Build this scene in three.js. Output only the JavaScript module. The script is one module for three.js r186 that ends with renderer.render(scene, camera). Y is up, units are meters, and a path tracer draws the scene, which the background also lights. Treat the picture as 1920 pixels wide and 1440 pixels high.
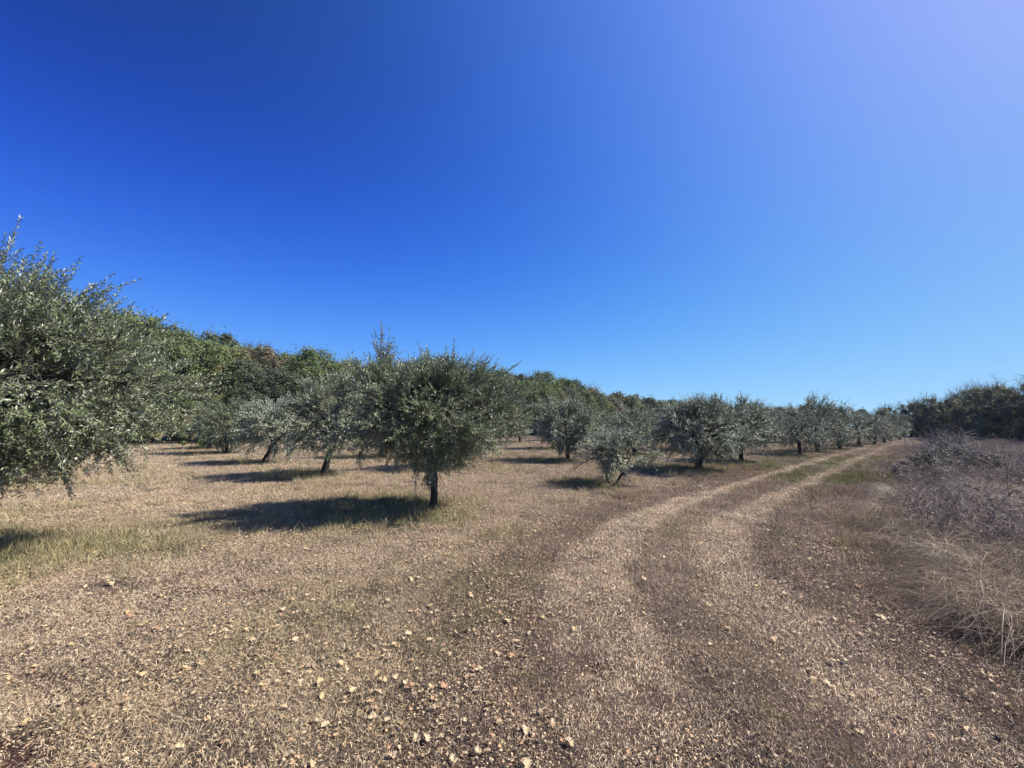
import * as THREE from 'three';

// ------------------------------------------------------------------ camera, sky, sun, exposure
const scene = new THREE.Scene();
const camera = new THREE.PerspectiveCamera(90, 4 / 3, 0.05, 1500);
camera.position.set(0, 1.6, 0);
camera.rotation.set(Math.atan(75 / 720), 0, 0);
const renderer = new THREE.WebGLRenderer({ antialias: true });
renderer.toneMapping = THREE.LinearToneMapping;
const EXPOSURE = 2.0;   // the photograph is exposed for the shaded trees
renderer.toneMappingExposure = EXPOSURE;
renderer.shadowMap.enabled = true;

const SUN_AZ = 86 * Math.PI / 180, SUN_EL = 44 * Math.PI / 180;   // to the viewer's right-hand side, a little ahead
const sunDir = new THREE.Vector3(Math.sin(SUN_AZ) * Math.cos(SUN_EL), Math.sin(SUN_EL), -Math.cos(SUN_AZ) * Math.cos(SUN_EL));
const sun = new THREE.DirectionalLight(new THREE.Color().setRGB(1, 0.945, 0.86), 4.8);
sun.name = 'sun';
sun.position.copy(sunDir).multiplyScalar(120); sun.target.position.set(0, 0, 0);
sun.castShadow = true; sun.shadow.mapSize.set(4096, 4096);
Object.assign(sun.shadow.camera, { left: -70, right: 70, top: 70, bottom: -70, near: 1, far: 300 });
scene.add(sun, sun.target);

{ // clear autumn sky: pale at the horizon, paler towards the sun, deepest blue away from it
  const W = 512, H = 256, d = new Float32Array(W * H * 4);
  const lin = (c) => (c <= 0.04045 ? c / 12.92 : Math.pow((c + 0.055) / 1.055, 2.4));
  for (let j = 0; j < H; j++) for (let i = 0; i < W; i++) {
    const el = ((j + 0.5) / H - 0.5) * Math.PI, az = ((i + 0.5) / W - 0.5) * 2 * Math.PI;
    const x = Math.cos(el) * Math.cos(az), y = Math.sin(el), z = Math.cos(el) * Math.sin(az);
    const g = Math.acos(Math.max(-1, Math.min(1, x * sunDir.x + y * sunDir.y + z * sunDir.z))) * 57.2958;
    const e = Math.max(0, el) * 57.2958, o = (j * W + i) * 4;
    const term = (k, t, a, b, c, m) => { const u = Math.exp(-e / k), v = Math.exp(-g / t); return a + b * u + c * v + m * u * v; };
    const t = [term(12, 25, 0.009, 1.021, 2.325, -1.591), term(16, 50, -0.196, 1.969, 2.044, -1.763), term(35, 80, -3.934, 9.561, 9.487, -13.272)];
    const floor = [0.05, 0.22, 0.75];
    for (let k = 0; k < 3; k++) d[o + k] = lin(Math.min(1, 264 / 255 * (1 - Math.exp(-Math.max(floor[k], t[k]))))) / EXPOSURE;
    d[o + 3] = 1;
  }
  const sky = new THREE.DataTexture(d, W, H, THREE.RGBAFormat, THREE.FloatType);
  sky.mapping = THREE.EquirectangularReflectionMapping; sky.magFilter = sky.minFilter = THREE.LinearFilter;
  sky.wrapS = THREE.RepeatWrapping; sky.needsUpdate = true; sky.name = 'sky';
  scene.background = sky; scene.environment = sky;
}
scene.fog = new THREE.FogExp2(new THREE.Color().setRGB(0.72, 0.84, 1), 0.00025);   // thin autumn haze

// ------------------------------------------------------------------ helpers
function rng(a) { return () => { a |= 0; a = a + 0x6D2B79F5 | 0; let t = Math.imul(a ^ a >>> 15, 1 | a); t = t + Math.imul(t ^ t >>> 7, 61 | t) ^ t; return ((t ^ t >>> 14) >>> 0) / 4294967296; }; }
const hash2 = (x, y) => { let h = Math.imul(x | 0, 374761393) + Math.imul(y | 0, 668265263) | 0; h = Math.imul(h ^ h >>> 13, 1274126177); return ((h ^ h >>> 16) >>> 0) / 4294967296; };
function noise2(x, y) { const i = Math.floor(x), j = Math.floor(y), u = x - i, v = y - j, a = u * u * (3 - 2 * u), b = v * v * (3 - 2 * v);
  return (hash2(i, j) * (1 - a) + hash2(i + 1, j) * a) * (1 - b) + (hash2(i, j + 1) * (1 - a) + hash2(i + 1, j + 1) * a) * b; }
const fbm = (x, y) => noise2(x, y) * 0.5 + noise2(x * 2.1 + 7, y * 2.1 + 3) * 0.3 + noise2(x * 4.3 + 1, y * 4.3 + 9) * 0.2;
const ss = (a, b, x) => { const t = Math.max(0, Math.min(1, (x - a) / (b - a))); return t * t * (3 - 2 * t); };
const lerp = (a, b, t) => a + (b - a) * t;
const mixc = (a, b, t) => [lerp(a[0], b[0], t), lerp(a[1], b[1], t), lerp(a[2], b[2], t)];
const add = (a, b, k = 1) => [a[0] + b[0] * k, a[1] + b[1] * k, a[2] + b[2] * k];
const sub = (a, b) => [a[0] - b[0], a[1] - b[1], a[2] - b[2]];
const dot = (a, b) => a[0] * b[0] + a[1] * b[1] + a[2] * b[2];
const cross = (a, b) => [a[1] * b[2] - a[2] * b[1], a[2] * b[0] - a[0] * b[2], a[0] * b[1] - a[1] * b[0]];
const len = (a) => Math.hypot(a[0], a[1], a[2]);
const nrm = (a) => { const l = len(a) || 1; return [a[0] / l, a[1] / l, a[2] / l]; };
const unit = (r) => { const z = r() * 2 - 1, t = r() * 6.28318, s = Math.sqrt(1 - z * z); return [s * Math.cos(t), z, s * Math.sin(t)]; };
const perp = (d, r) => { let p; do { p = cross(d, unit(r)); } while (len(p) < 0.1); return nrm(p); };

class Acc {   // collects triangles; build() makes one BufferGeometry
  constructor() { this.p = []; this.n = []; this.c = []; this.u = []; this.i = []; this.k = 0; }
  v(p, n, c, u = 0, w = 0) { this.p.push(p[0], p[1], p[2]); this.n.push(n[0], n[1], n[2]); this.c.push(c[0], c[1], c[2]); this.u.push(u, w); return this.k++; }
  t(a, b, c) { this.i.push(a, b, c); }
  tube(pts, rad, seg, col) {
    let prev = null, f = null, along = 0;
    for (let i = 0; i < pts.length; i++) {
      const d = nrm(sub(pts[Math.min(i + 1, pts.length - 1)], pts[Math.max(i - 1, 0)]));
      if (!f) f = nrm(cross(d, Math.abs(d[1]) < 0.9 ? [0, 1, 0] : [1, 0, 0]));
      else f = nrm(add(f, d, -dot(f, d)));
      const g = cross(d, f), row = [];
      if (i) along += len(sub(pts[i], pts[i - 1]));
      for (let s = 0; s <= seg; s++) {
        const a = s / seg * 6.28318, n = add([f[0] * Math.cos(a), f[1] * Math.cos(a), f[2] * Math.cos(a)], g, Math.sin(a));
        const rr = typeof rad[i] === 'function' ? rad[i](a) : rad[i];
        row.push(this.v(add(pts[i], n, rr), n, col, s / seg, along * 3));
      }
      if (prev) for (let s = 0; s < seg; s++) { this.t(prev[s], prev[s + 1], row[s]); this.t(prev[s + 1], row[s + 1], row[s]); }
      prev = row;
    }
  }
  build() {
    const g = new THREE.BufferGeometry();
    g.setAttribute('position', new THREE.BufferAttribute(new Float32Array(this.p), 3));
    g.setAttribute('normal', new THREE.BufferAttribute(new Float32Array(this.n), 3));
    g.setAttribute('color', new THREE.BufferAttribute(new Float32Array(this.c), 3));
    g.setAttribute('uv', new THREE.BufferAttribute(new Float32Array(this.u), 2));
    g.setIndex(new THREE.BufferAttribute(new Uint32Array(this.i), 1));
    return g;
  }
}
const bez = (a, b, c, t) => { const s = 1 - t; return [s * s * a[0] + 2 * s * t * b[0] + t * t * c[0], s * s * a[1] + 2 * s * t * b[1] + t * t * c[1], s * s * a[2] + 2 * s * t * b[2] + t * t * c[2]]; };
function curve(a, b, c, n, r, wob) { const out = []; for (let i = 0; i <= n; i++) { const p = bez(a, b, c, i / n); out.push(i && i < n ? add(p, unit(r), wob) : p); } return out; }
const along = (pts, t) => { const f = t * (pts.length - 1), i = Math.min(pts.length - 2, Math.floor(f)); return [mixc(pts[i], pts[i + 1], f - i), nrm(sub(pts[i + 1], pts[i]))]; };
const taper = (n, a, b) => Array.from({ length: n + 1 }, (_, i) => lerp(a, b, i / n));

// which of the front trees a far thing is seen against, from where the viewer stands
function seenBy(x, z) { const p = 960 + 720 * x / -z; return p < 340 ? 'behind the large silvery olive' : p < 570 ? 'beyond the dark bushy olive' : p < 760 ? 'beyond the leaning olive' : p < 1000 ? 'behind the round front olive' : p < 1225 ? 'beyond the low small olive' : p < 1445 ? 'beyond the broad dense olive' : 'beyond the row along the track'; }
const taken = {};
function numbered(name) { const k = taken[name] = (taken[name] ?? -1) + 1; return k ? `${name}_${String(k).padStart(3, '0')}` : name; }
function mesh(name, geo, mat, parent) { const m = new THREE.Mesh(geo, mat); m.name = name; m.castShadow = m.receiveShadow = true; parent.add(m); return m; }
function thing(name, label, category, [x, y, z], turn = 0, scale = 1, group) {
  const o = new THREE.Group(); o.name = numbered(name); o.position.set(x, y, z); o.rotation.y = turn;
  if (Array.isArray(scale)) o.scale.set(...scale); else o.scale.setScalar(scale);
  o.userData = { label, category }; if (group) o.userData.group = group; scene.add(o); return o;
}
function instanced(name, geo, mat, list, label, category) {   // list of [x, y, z, turn, scale, colour, tilt, lift]
  const m = new THREE.InstancedMesh(geo, mat, list.length), o = new THREE.Object3D(), c = new THREE.Color();
  list.forEach((e, i) => {
    o.position.set(e[0], e[1], e[2]); o.rotation.set(e[6] || 0, e[3], e[7] || 0, 'YXZ'); o.scale.setScalar(e[4]); o.updateMatrix(); m.setMatrixAt(i, o.matrix);
    m.setColorAt(i, c.setRGB(e[5][0], e[5][1], e[5][2]));
  });
  m.name = name; m.castShadow = m.receiveShadow = true; m.userData = { label, category, kind: 'stuff' }; scene.add(m); return m;
}

// ------------------------------------------------------------------ the lie of the land
function polyDist(pl, x, z) {   // [distance, side] to a polyline; side > 0 to its right when walking away from the viewer
  let best = 1e9, side = 1;
  for (let i = 0; i < pl.length - 1; i++) {
    const [ax, az] = pl[i], bx = pl[i + 1][0] - ax, bz = pl[i + 1][1] - az;
    const t = Math.max(0, Math.min(1, ((x - ax) * bx + (z - az) * bz) / (bx * bx + bz * bz)));
    const d = Math.hypot(x - ax - bx * t, z - az - bz * t);
    if (d < best) { best = d; side = bx * (z - az) - bz * (x - ax) > 0 ? 1 : -1; }
  }
  return [best, side];
}
const RUT_A = [[-1.5, 6], [0.2, 1.5], [0.6, -0.5], [0.73, -1.97], [0.72, -2.73], [0.75, -3.8], [1.02, -4.95], [1.95, -6.5], [3.8, -8.6], [6.9, -11.3], [15.6, -19.1], [24.6, -27], [35.4, -36.6], [48, -48]];
const RUT_B = [[0.6, 6], [1.7, 1.5], [1.98, -0.5], [2.2, -1.97], [2.25, -2.65], [2.3, -3.85], [2.55, -4.9], [3.3, -6.2], [5.2, -8.2], [8.1, -10.8], [12.5, -14.8], [19.3, -20.9], [26.2, -27.3], [36.5, -36.4], [48.5, -47]];
const EDGE = [[2.6, 6], [3.1, 1], [3.5, -1.5], [3.81, -3.04], [4.03, -3.64], [4.25, -4.25], [5.2, -5.6], [7.3, -7.7], [11.2, -11.3], [18.4, -18], [31, -29.3], [46, -43]];
const rutHalf = (z) => lerp(lerp(0.46, 0.5, ss(-2, -4.5, z)), 0.3, ss(-5, -11, z));
function thicket(x, z) { if (x < 2 || z < -46) return -9; const [d, s] = polyDist(EDGE, x, z); return d * s; }   // metres inside the thicket
const OLIVES = [];   // filled below; used for the grass that grows longer round the trunks
function land(x, z) {
  const near = 1 - ss(40, 80, Math.hypot(x, z));
  let y = (fbm(x * 0.35, z * 0.35) - 0.5) * 0.07 * near + (noise2(x * 2.2, z * 2.2) - 0.5) * 0.028 * near;
  if (x > -3) {
    const a = polyDist(RUT_A, x, z)[0], b = polyDist(RUT_B, x, z)[0], h = rutHalf(z);
    y -= 0.045 * (1 - ss(h * 0.5, h * 1.4, Math.min(a, b)));
    const t = thicket(x, z); if (t > 0) y += 0.1 * ss(0, 3, t) * (0.4 + 1.2 * fbm(x * 0.6, z * 0.6));
  }
  return y;
}
// what covers the ground at a point: weights of green grass, bare red soil, track, brown sward
function cover(x, z) {
  const n = fbm(x * 0.55 + 20, z * 0.55), n2 = fbm(x * 1.7 + 3, z * 1.7 + 8), d = -z;
  let green = 0, tall = 0;
  const spot = (cx, cz, rx, rz, w) => { const q = Math.hypot((x - cx) / rx, (z - cz) / rz) + (n2 - 0.5) * 0.7; return w * (1 - ss(0.55, 1.15, q)); };
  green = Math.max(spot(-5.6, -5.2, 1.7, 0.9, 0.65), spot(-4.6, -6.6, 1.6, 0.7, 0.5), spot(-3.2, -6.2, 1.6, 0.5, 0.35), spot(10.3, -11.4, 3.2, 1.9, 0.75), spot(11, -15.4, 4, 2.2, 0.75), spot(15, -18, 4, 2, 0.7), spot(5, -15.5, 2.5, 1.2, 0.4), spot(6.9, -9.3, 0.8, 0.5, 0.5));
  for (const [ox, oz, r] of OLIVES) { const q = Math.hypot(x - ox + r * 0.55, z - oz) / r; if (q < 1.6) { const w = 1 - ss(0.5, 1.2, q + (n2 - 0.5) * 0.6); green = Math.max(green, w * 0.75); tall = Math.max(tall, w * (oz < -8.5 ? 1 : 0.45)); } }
  green = Math.max(green, 0.4 * ss(0.62, 0.74, n) * ss(0.4, 0.6, n2));
  const a = polyDist(RUT_A, x, z)[0], b = polyDist(RUT_B, x, z)[0], h = rutHalf(z) * (0.85 + 0.3 * n2);
  const rut = Math.max(1 - ss(h * 0.8, h * 1.1, a), (1 - ss(h * 0.6, h * 1.15, b)) * 0.85) * (0.8 + 0.35 * n2);
  // brown sward flanks and parts the two wheel lines
  const mid = Math.min(a, b), brown = Math.min(1, (1 - ss(0.8, 1.7, mid)) * 1.05 + (x > 1 && thicket(x, z) > -2.2 ? 0.55 : 0)) * (0.6 + 0.7 * n) * (polyDist(RUT_A, x, z)[1] > 0 && polyDist(RUT_B, x, z)[1] < 0 ? lerp(0.35, 0.8, ss(-6, -9, z)) : 1);
  const soil = Math.max(ss(0.72, 0.8, fbm(x * 1.1 + 50, z * 1.1 + 31)) * 0.8, spot(-2.5, -2.05, 0.35, 0.13, 1), spot(-3.1, -2.6, 0.35, 0.12, 0.9), spot(-2.55, -3.75, 0.3, 0.14, 0.8)) * (x < 1 ? 1 : 0.4);
  if (d > 8 && mid > 0.5) tall = Math.max(tall, 0.5 * ss(0.5, 0.66, n));
  return { green, tall, rut: Math.min(1, rut), brown: Math.min(1, brown), soil: Math.min(1, soil), n, n2 };
}
const STRAW = [0.44, 0.35, 0.247], PALE = [0.64, 0.52, 0.37], BROWN = [0.295, 0.215, 0.15], GREEN = [0.21, 0.215, 0.075], YEL = [0.44, 0.36, 0.19], SOIL = [0.20, 0.085, 0.048];
function swardColor(c) {
  let k = mixc(STRAW, YEL, ss(0.45, 0.65, c.n) * 0.35);
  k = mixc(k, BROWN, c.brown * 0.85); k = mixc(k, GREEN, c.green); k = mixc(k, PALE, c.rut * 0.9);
  return k;
}

// ------------------------------------------------------------------ materials
function grainTexture(seed, size, draw) { const c = document.createElement('canvas'); c.width = c.height = size; draw(c.getContext('2d'), size, rng(seed)); const t = new THREE.CanvasTexture(c); t.wrapS = t.wrapT = THREE.RepeatWrapping; return t; }
const thatchMap = grainTexture(5, 1024, (g, s, r) => {
  g.fillStyle = 'rgb(150,140,130)'; g.fillRect(0, 0, s, s); g.lineCap = 'round';
  for (let i = 0; i < 26000; i++) {
    const x = r() * s, y = r() * s, a = r() * 6.283, l = 5 + r() * 20, v = 60 + r() * r() * 195;
    g.strokeStyle = `rgb(${v + 5 | 0},${v * 0.95 | 0},${v * 0.88 | 0})`; g.lineWidth = 0.8 + r() * 1.6;
    for (const ox of [0, x < 30 ? s : x > s - 30 ? -s : 0]) for (const oy of [0, y < 30 ? s : y > s - 30 ? -s : 0]) { g.beginPath(); g.moveTo(x + ox, y + oy); g.lineTo(x + ox + Math.cos(a) * l, y + oy + Math.sin(a) * l); g.stroke(); }
  }
});
thatchMap.colorSpace = THREE.SRGBColorSpace;
const thatchBump = thatchMap.clone(); thatchBump.colorSpace = THREE.NoColorSpace;
const barkMap = grainTexture(9, 512, (g, s, r) => {
  g.fillStyle = 'rgb(190,185,178)'; g.fillRect(0, 0, s, s);
  for (let i = 0; i < 7000; i++) { const x = r() * s, y = r() * s, v = 70 + r() * 180 | 0; g.fillStyle = `rgba(${v},${v * 0.97 | 0},${v * 0.92 | 0},0.55)`; g.fillRect(x, y, 2 + r() * 6, 8 + r() * 40); }
});
barkMap.colorSpace = THREE.SRGBColorSpace;
const barkBump = barkMap.clone(); barkBump.colorSpace = THREE.NoColorSpace;
const std = (o) => new THREE.MeshStandardMaterial({ vertexColors: true, side: THREE.DoubleSide, ...o });
const M = {
  ground: std({ roughness: 1, map: thatchMap, bumpMap: thatchBump, bumpScale: 0.02 }),
  bark: std({ roughness: 0.95, map: barkMap, bumpMap: barkBump, bumpScale: 0.012 }),
  oliveLeaf: std({ roughness: 0.52 }),
  oakLeaf: new THREE.MeshPhysicalMaterial({ vertexColors: true, side: THREE.DoubleSide, roughness: 0.9, transmission: 0.3, thickness: 0 }),
  blade: new THREE.MeshPhysicalMaterial({ vertexColors: true, side: THREE.DoubleSide, roughness: 0.85, transmission: 0.2, thickness: 0 }),
  cane: std({ roughness: 0.85 }),
  litter: new THREE.MeshPhysicalMaterial({ vertexColors: true, side: THREE.DoubleSide, roughness: 0.8, transmission: 0.15, thickness: 0 }),
};
for (const k in M) M[k].name = k;

// ------------------------------------------------------------------ the orchard plan: [x, z, crown radius]
const PLAN = [];
function plan(kind, x, z, r, label) { PLAN.push({ kind, x, z, r, label }); OLIVES.push([x, z, r]); }
plan('near', -5.95, -4.2, 2.3, 'large silvery olive tree reaching in from the picture\'s side edge with long arching shoots');
plan('main', -1.45, -7.31, 1.85, 'round olive tree with straight dark trunk and leafy topknot, standing alone in front');
plan('leaning', -5.83, -12.05, 1.45, 'olive tree with leaning trunk in long grass, behind the round front tree');
plan('silver', -10.36, -16.12, 1.4, 'pale silvery olive tree with thin slanting trunk, beside the dark bushy one');
plan('bushy', -15.65, -21.34, 1.6, 'dark many-stemmed olive bush branching from the ground before the woods');
plan('small', 2.66, -10.47, 1.1, 'low small olive tree with crooked forked stem beside the track');
plan('broad', 6.45, -13.55, 1.65, 'broad dense olive tree with short thick trunk, near the track bend');
plan('second', 9.9, -16.8, 1.5, 'olive tree directly behind the broad dense one, overlapping its crown');
plan('back', 2.41, -16.8, 1.35, 'upright olive tree behind the low small one');
plan('hidden', -12.9, -9.7, 1.9, 'olive tree half hidden behind the large silvery one, shadow at its foot');
plan('mid', -1.9, -14.2, 1.4, 'olive tree mostly hidden behind the round front tree');
const FAR = [[14.98, -20.24], [17.85, -22.6], [21.05, -24.9], [25.2, -28.2], [29.5, -31.6], [33.6, -35], [37.5, -38.4], [42, -42],
  [6.4, -20.4], [10.4, -23.6], [14.4, -26.7], [18.4, -29.8], [22.4, -33], [26.4, -36], [30.5, -39.2], [35, -42.5],
  [-6.3, -18.8], [-2.3, -21.6], [2.74, -24.9], [6.8, -28], [10.8, -31], [14.8, -34], [18.9, -37.2], [23, -40.4], [27.5, -43.6],
  [-11.5, -25.2], [-7.4, -27.8], [-3.4, -30.7], [0.7, -33.8], [4.7, -37], [8.7, -40], [12.8, -43], [-19.8, -25.4]];
for (const [x, z] of FAR) plan('far', x, z, 1.5);

// ------------------------------------------------------------------ ground
{
  const N = 380, A = 5.6, S = 260, cx = 1, cz = -5, g = new Acc();
  const f = (t) => S * Math.sinh(A * t) / Math.sinh(A);
  for (let j = 0; j <= N; j++) for (let i = 0; i <= N; i++) {
    const x = cx + f(i / N * 2 - 1), z = cz + f(j / N * 2 - 1), y = land(x, z), far = Math.hypot(x, z) > 75;
    let col;
    if (far) { const n = fbm(x * 0.06, z * 0.06); col = mixc([0.30, 0.25, 0.15], [0.17, 0.17, 0.07], n); }
    else { const c = cover(x, z); col = swardColor(c); col = mixc(mixc([0.17, 0.115, 0.075], col, 0.4), SOIL, c.soil); }
    g.v([x, y, z], [0, 1, 0], col, x / 1.4, z / 1.4);
  }
  for (let j = 0; j < N; j++) for (let i = 0; i < N; i++) { const a = j * (N + 1) + i, b = a + 1, c = a + N + 1, d = c + 1; g.t(a, c, b); g.t(b, c, d); }
  const geo = g.build(); geo.computeVertexNormals();
  const m = mesh('ground', geo, M.ground, scene); m.userData = { kind: 'structure', label: 'dry grassy orchard ground with a two-rut track', category: 'ground' };
}

// ------------------------------------------------------------------ leaves and olive trees
function leaf(g, p, d, n, L, W, top, under, fine, two) {
  const s = nrm(cross(d, n)), k = cross(s, d), bend = L * 0.12;
  const face = (off, nn, col, flip) => {
    const q = (t, w, h) => [p[0] + d[0] * t * L + s[0] * w * W + k[0] * (h + off), p[1] + d[1] * t * L + s[1] * w * W + k[1] * (h + off), p[2] + d[2] * t * L + s[2] * w * W + k[2] * (h + off)];
    const nl = add(nn, s, flip ? 0.35 : -0.35), nr = add(nn, s, flip ? -0.35 : 0.35);
    if (fine) {
      const a = g.v(q(0, 0, 0), nn, col), b = g.v(q(0.32, -0.46, bend * 0.5), nl, col), c = g.v(q(0.32, 0.46, bend * 0.5), nr, col);
      const e = g.v(q(0.72, -0.36, bend * 0.3), nl, col), f = g.v(q(0.72, 0.36, bend * 0.3), nr, col), h = g.v(q(1, 0, -bend * 0.6), nn, col);
      const T = flip ? (x, y, z) => g.t(x, y, z) : (x, y, z) => g.t(x, z, y);
      T(a, b, c); T(b, e, c); T(c, e, f); T(e, h, f);
    } else {
      const a = g.v(q(0, 0, 0), nn, col), b = g.v(q(0.45, -0.5, bend * 0.4), nl, col), c = g.v(q(0.45, 0.5, bend * 0.4), nr, col), h = g.v(q(1, 0, -bend * 0.4), nn, col);
      if (flip) { g.t(a, b, c); g.t(b, h, c); } else { g.t(a, c, b); g.t(b, c, h); }
    }
  };
  if (two) { face(0.0007, k, top, false); face(-0.0007, [-k[0], -k[1], -k[2]], under, true); } else face(0, k, top, false);
}
const BARK = [0.10, 0.088, 0.075], TWIG = [0.20, 0.185, 0.15];
function olive(seed, o) {
  const r = rng(seed), wood = new Acc(), leaves = new Acc();
  const { trunkH, trunkR, rx, yB, yT } = o, lean = o.lean || [0, 0], rz = o.rz || rx;
  const cy = o.cy || lerp(yB, yT, 0.48), C = [lean[0] + (o.shift || 0), cy, lean[1]];
  const ph = [r() * 6, r() * 6, r() * 6];
  const env = (d) => {   // distance from the crown's middle to its uneven outline
    const q = 1 / Math.sqrt((d[0] / rx) ** 2 + (d[2] / rz) ** 2 + (d[1] / (d[1] > 0 ? yT - cy : cy - yB)) ** 2);
    const bx = o.box ? 1 + 0.16 * o.box * Math.sin(2 * Math.atan2(Math.abs(d[1]), Math.hypot(d[0], d[2]))) : 1;   // squarer shoulders
    return bx * q * (1 + 0.13 * (o.rough || 1.1) * Math.sin(3 * d[0] + 2 * d[1] + ph[0]) * Math.sin(3 * d[2] + ph[1]) + 0.08 * Math.sin(6 * d[0] + 5 * d[2] + ph[2]));
  };
  const stems = o.stems || 1, forks = [];
  for (let s = 0; s < stems; s++) {
    const a = s / stems * 6.28 + 1, off = stems > 1 ? 0.1 : 0, sp = stems > 1 ? 0.35 : 0;
    const base = [Math.cos(a) * off, -0.06, Math.sin(a) * off], top = [lean[0] + Math.cos(a) * sp, trunkH * (0.9 + r() * 0.2), lean[1] + Math.sin(a) * sp];
    const mid = [lerp(base[0], top[0], 0.35) + (r() - 0.5) * 0.06, trunkH * 0.5, lerp(base[2], top[2], 0.35) + (r() - 0.5) * 0.06];
    const pts = curve(base, mid, top, 9, r, 0.012), R = trunkR / Math.sqrt(stems);
    const p1 = r() * 6, p2 = r() * 6;
    wood.tube(pts, pts.map((_, i) => (ang) => R * (lerp(1.08, 0.8, i / 9) + (i === 0 ? 0.55 : i === 1 ? 0.2 : 0)) * (1 + 0.13 * Math.sin(ang * 2 + p1 + i * 0.35) + 0.07 * Math.sin(ang * 5 + p2 - i * 0.5))), 14, BARK);
    forks.push([top, R]);
  }
  const leafTop = () => { const v = 0.8 + r() * 0.45; return mixc([0.09 * v, 0.122 * v, 0.046 * v], [0.17, 0.195, 0.085], r() * 0.6); };
  const leafUnder = () => { const v = 0.8 + r() * 0.4; return [0.43 * v, 0.46 * v, 0.35 * v]; };
  const shoot = (p, d, L, n, sag) => {
    const dir = nrm(d), end = add(add(p, dir, L), [0, -sag * L + 0.05 * L, 0]), midp = add(p, dir, L * 0.55);
    const pts = curve(p, midp, end, 3, r, 0); leaves.tube(pts, [0.0032, 0.0026, 0.002, 0.001], 3, TWIG);
    let side = perp(dir, r);
    for (let j = 0; j < n; j++) {
      const t = (j + 0.7) / n, [q, dd] = along(pts, Math.min(0.999, t)), sz = (0.75 + r() * 0.45) * (1 - 0.3 * t * t);
      side = nrm(add(cross(dd, side), side, 0.15));
      for (const sg of [-1, 1]) {
        if (r() < 0.06) continue;
        const ld = nrm(add(add([dd[0] * 0.75, dd[1] * 0.75 + 0.08, dd[2] * 0.75], side, sg * 0.72), unit(r), 0.28));
        let ln = add(add([0, 0.75, 0], dd, 0.45), unit(r), 0.6); ln = nrm(add(ln, ld, -dot(ln, ld)));
        const silver = !o.two && r() < (o.silver ?? 0.38), tc = silver ? leafUnder() : leafTop();
        leaf(leaves, q, ld, ln, o.leafL * sz, o.leafW * (0.8 + r() * 0.4), tc, leafUnder(), o.fine, o.two);
      }
    }
  };
  const nL = o.limbs || 6, nodes = [];
  for (let i = 0; i < nL; i++) {
    const [F, R] = forks[i % stems], a = i / nL * 6.283 + r() * 0.5, el = i % 3 === 2 ? 0.9 + r() * 0.4 : -0.05 + r() * 0.55;
    const dir = nrm([Math.cos(a) * Math.cos(el), Math.sin(el), Math.sin(a) * Math.cos(el)]), end = add(C, dir, env(dir) * 0.72);
    const dist = len(sub(end, F)), ctrl = add(mixc(F, end, 0.42), [0, 0.22 * dist, 0]), lp = curve(F, ctrl, end, 8, r, 0.02 * dist);
    wood.tube(lp, taper(8, R * 0.62, 0.011), 7, BARK); for (let q = 2; q <= 8; q++) nodes.push(lp[q]);
    for (let j = 0; j < o.subs; j++) {
      const [p] = along(lp, 0.28 + 0.72 * (j + r()) / o.subs), d2 = nrm(add([dir[0] * 0.75, dir[1] * 0.75, dir[2] * 0.75], unit(r), 1.0));
      const e2 = add(C, d2, env(d2) * (0.5 + 0.46 * Math.sqrt(r()))), ds = len(sub(e2, p)), c2 = add(mixc(p, e2, 0.5), [0, 0.14 * ds, 0]);
      const sp = curve(p, c2, e2, 5, r, 0.02 * ds); wood.tube(sp, taper(5, 0.011 + 0.004 * ds, 0.005), 5, TWIG); for (let q = 2; q <= 5; q++) nodes.push(sp[q]);
      for (let k = 0; k < o.twigs; k++) {
        const [q, qd] = along(sp, 0.3 + 0.7 * (k + r()) / o.twigs), out = nrm(sub(q, C)), low = (o.droop ?? 1) * (q[1] < cy ? (cy - q[1]) / (cy - yB) : 0);
        const td = nrm(add(add(add(qd, out, 0.5), unit(r), 0.75), [0, 0.25 - 0.75 * low, 0])), tl = (0.2 + r() * 0.3) * (o.grow || 1);
        const te = add(q, td, tl), tp = curve(q, add(mixc(q, te, 0.5), [0, 0.04, 0]), te, 3, r, 0.01); wood.tube(tp, taper(3, 0.0055, 0.003), 3, TWIG);
        for (let h = 0; h < o.shoots; h++) {
          const [s0, sd] = along(tp, 0.1 + 0.9 * (h + r()) / o.shoots);
          const shd = add(add(add(sd, out, 0.45), unit(r), 0.62), [0, 0.3 - 0.85 * low, 0]);
          const prot = r(); shoot(s0, shd, (o.shootL || 0.26) * (0.6 + prot * 0.8), o.pairs, low * 0.35);
        }
      }
    }
  }
  for (let i = 0; i < (o.fill || 0); i++) {   // side twigs that close the gaps low down and inside
    const d = unit(r); if (r() < 0.65) d[1] = -Math.abs(d[1]) * 0.55; const q = add(C, nrm(d), env(nrm(d)) * (0.5 + 0.45 * Math.sqrt(r())));
    let best = nodes[0], bd = 1e9; for (const m of nodes) { const k = (m[0] - q[0]) ** 2 + (m[1] - q[1]) ** 2 + (m[2] - q[2]) ** 2; if (k < bd) { bd = k; best = m; } }
    const low = (o.droop ?? 1) * (q[1] < cy ? (cy - q[1]) / (cy - yB) : 0), tp = curve(best, add(mixc(best, q, 0.5), [0, 0.05, 0]), q, 3, r, 0.01); wood.tube(tp, taper(3, 0.005, 0.0025), 3, TWIG);
    for (let h = 0; h < 4; h++) { const [s0, sd] = along(tp, 0.35 + 0.64 * (h + r()) / 4); shoot(s0, add(add(sd, unit(r), 0.9), [0, 0.25 - 0.8 * low, 0]), (o.shootL || 0.26) * (0.55 + 0.6 * r()), o.pairs, low * 0.3); }
  }
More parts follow.
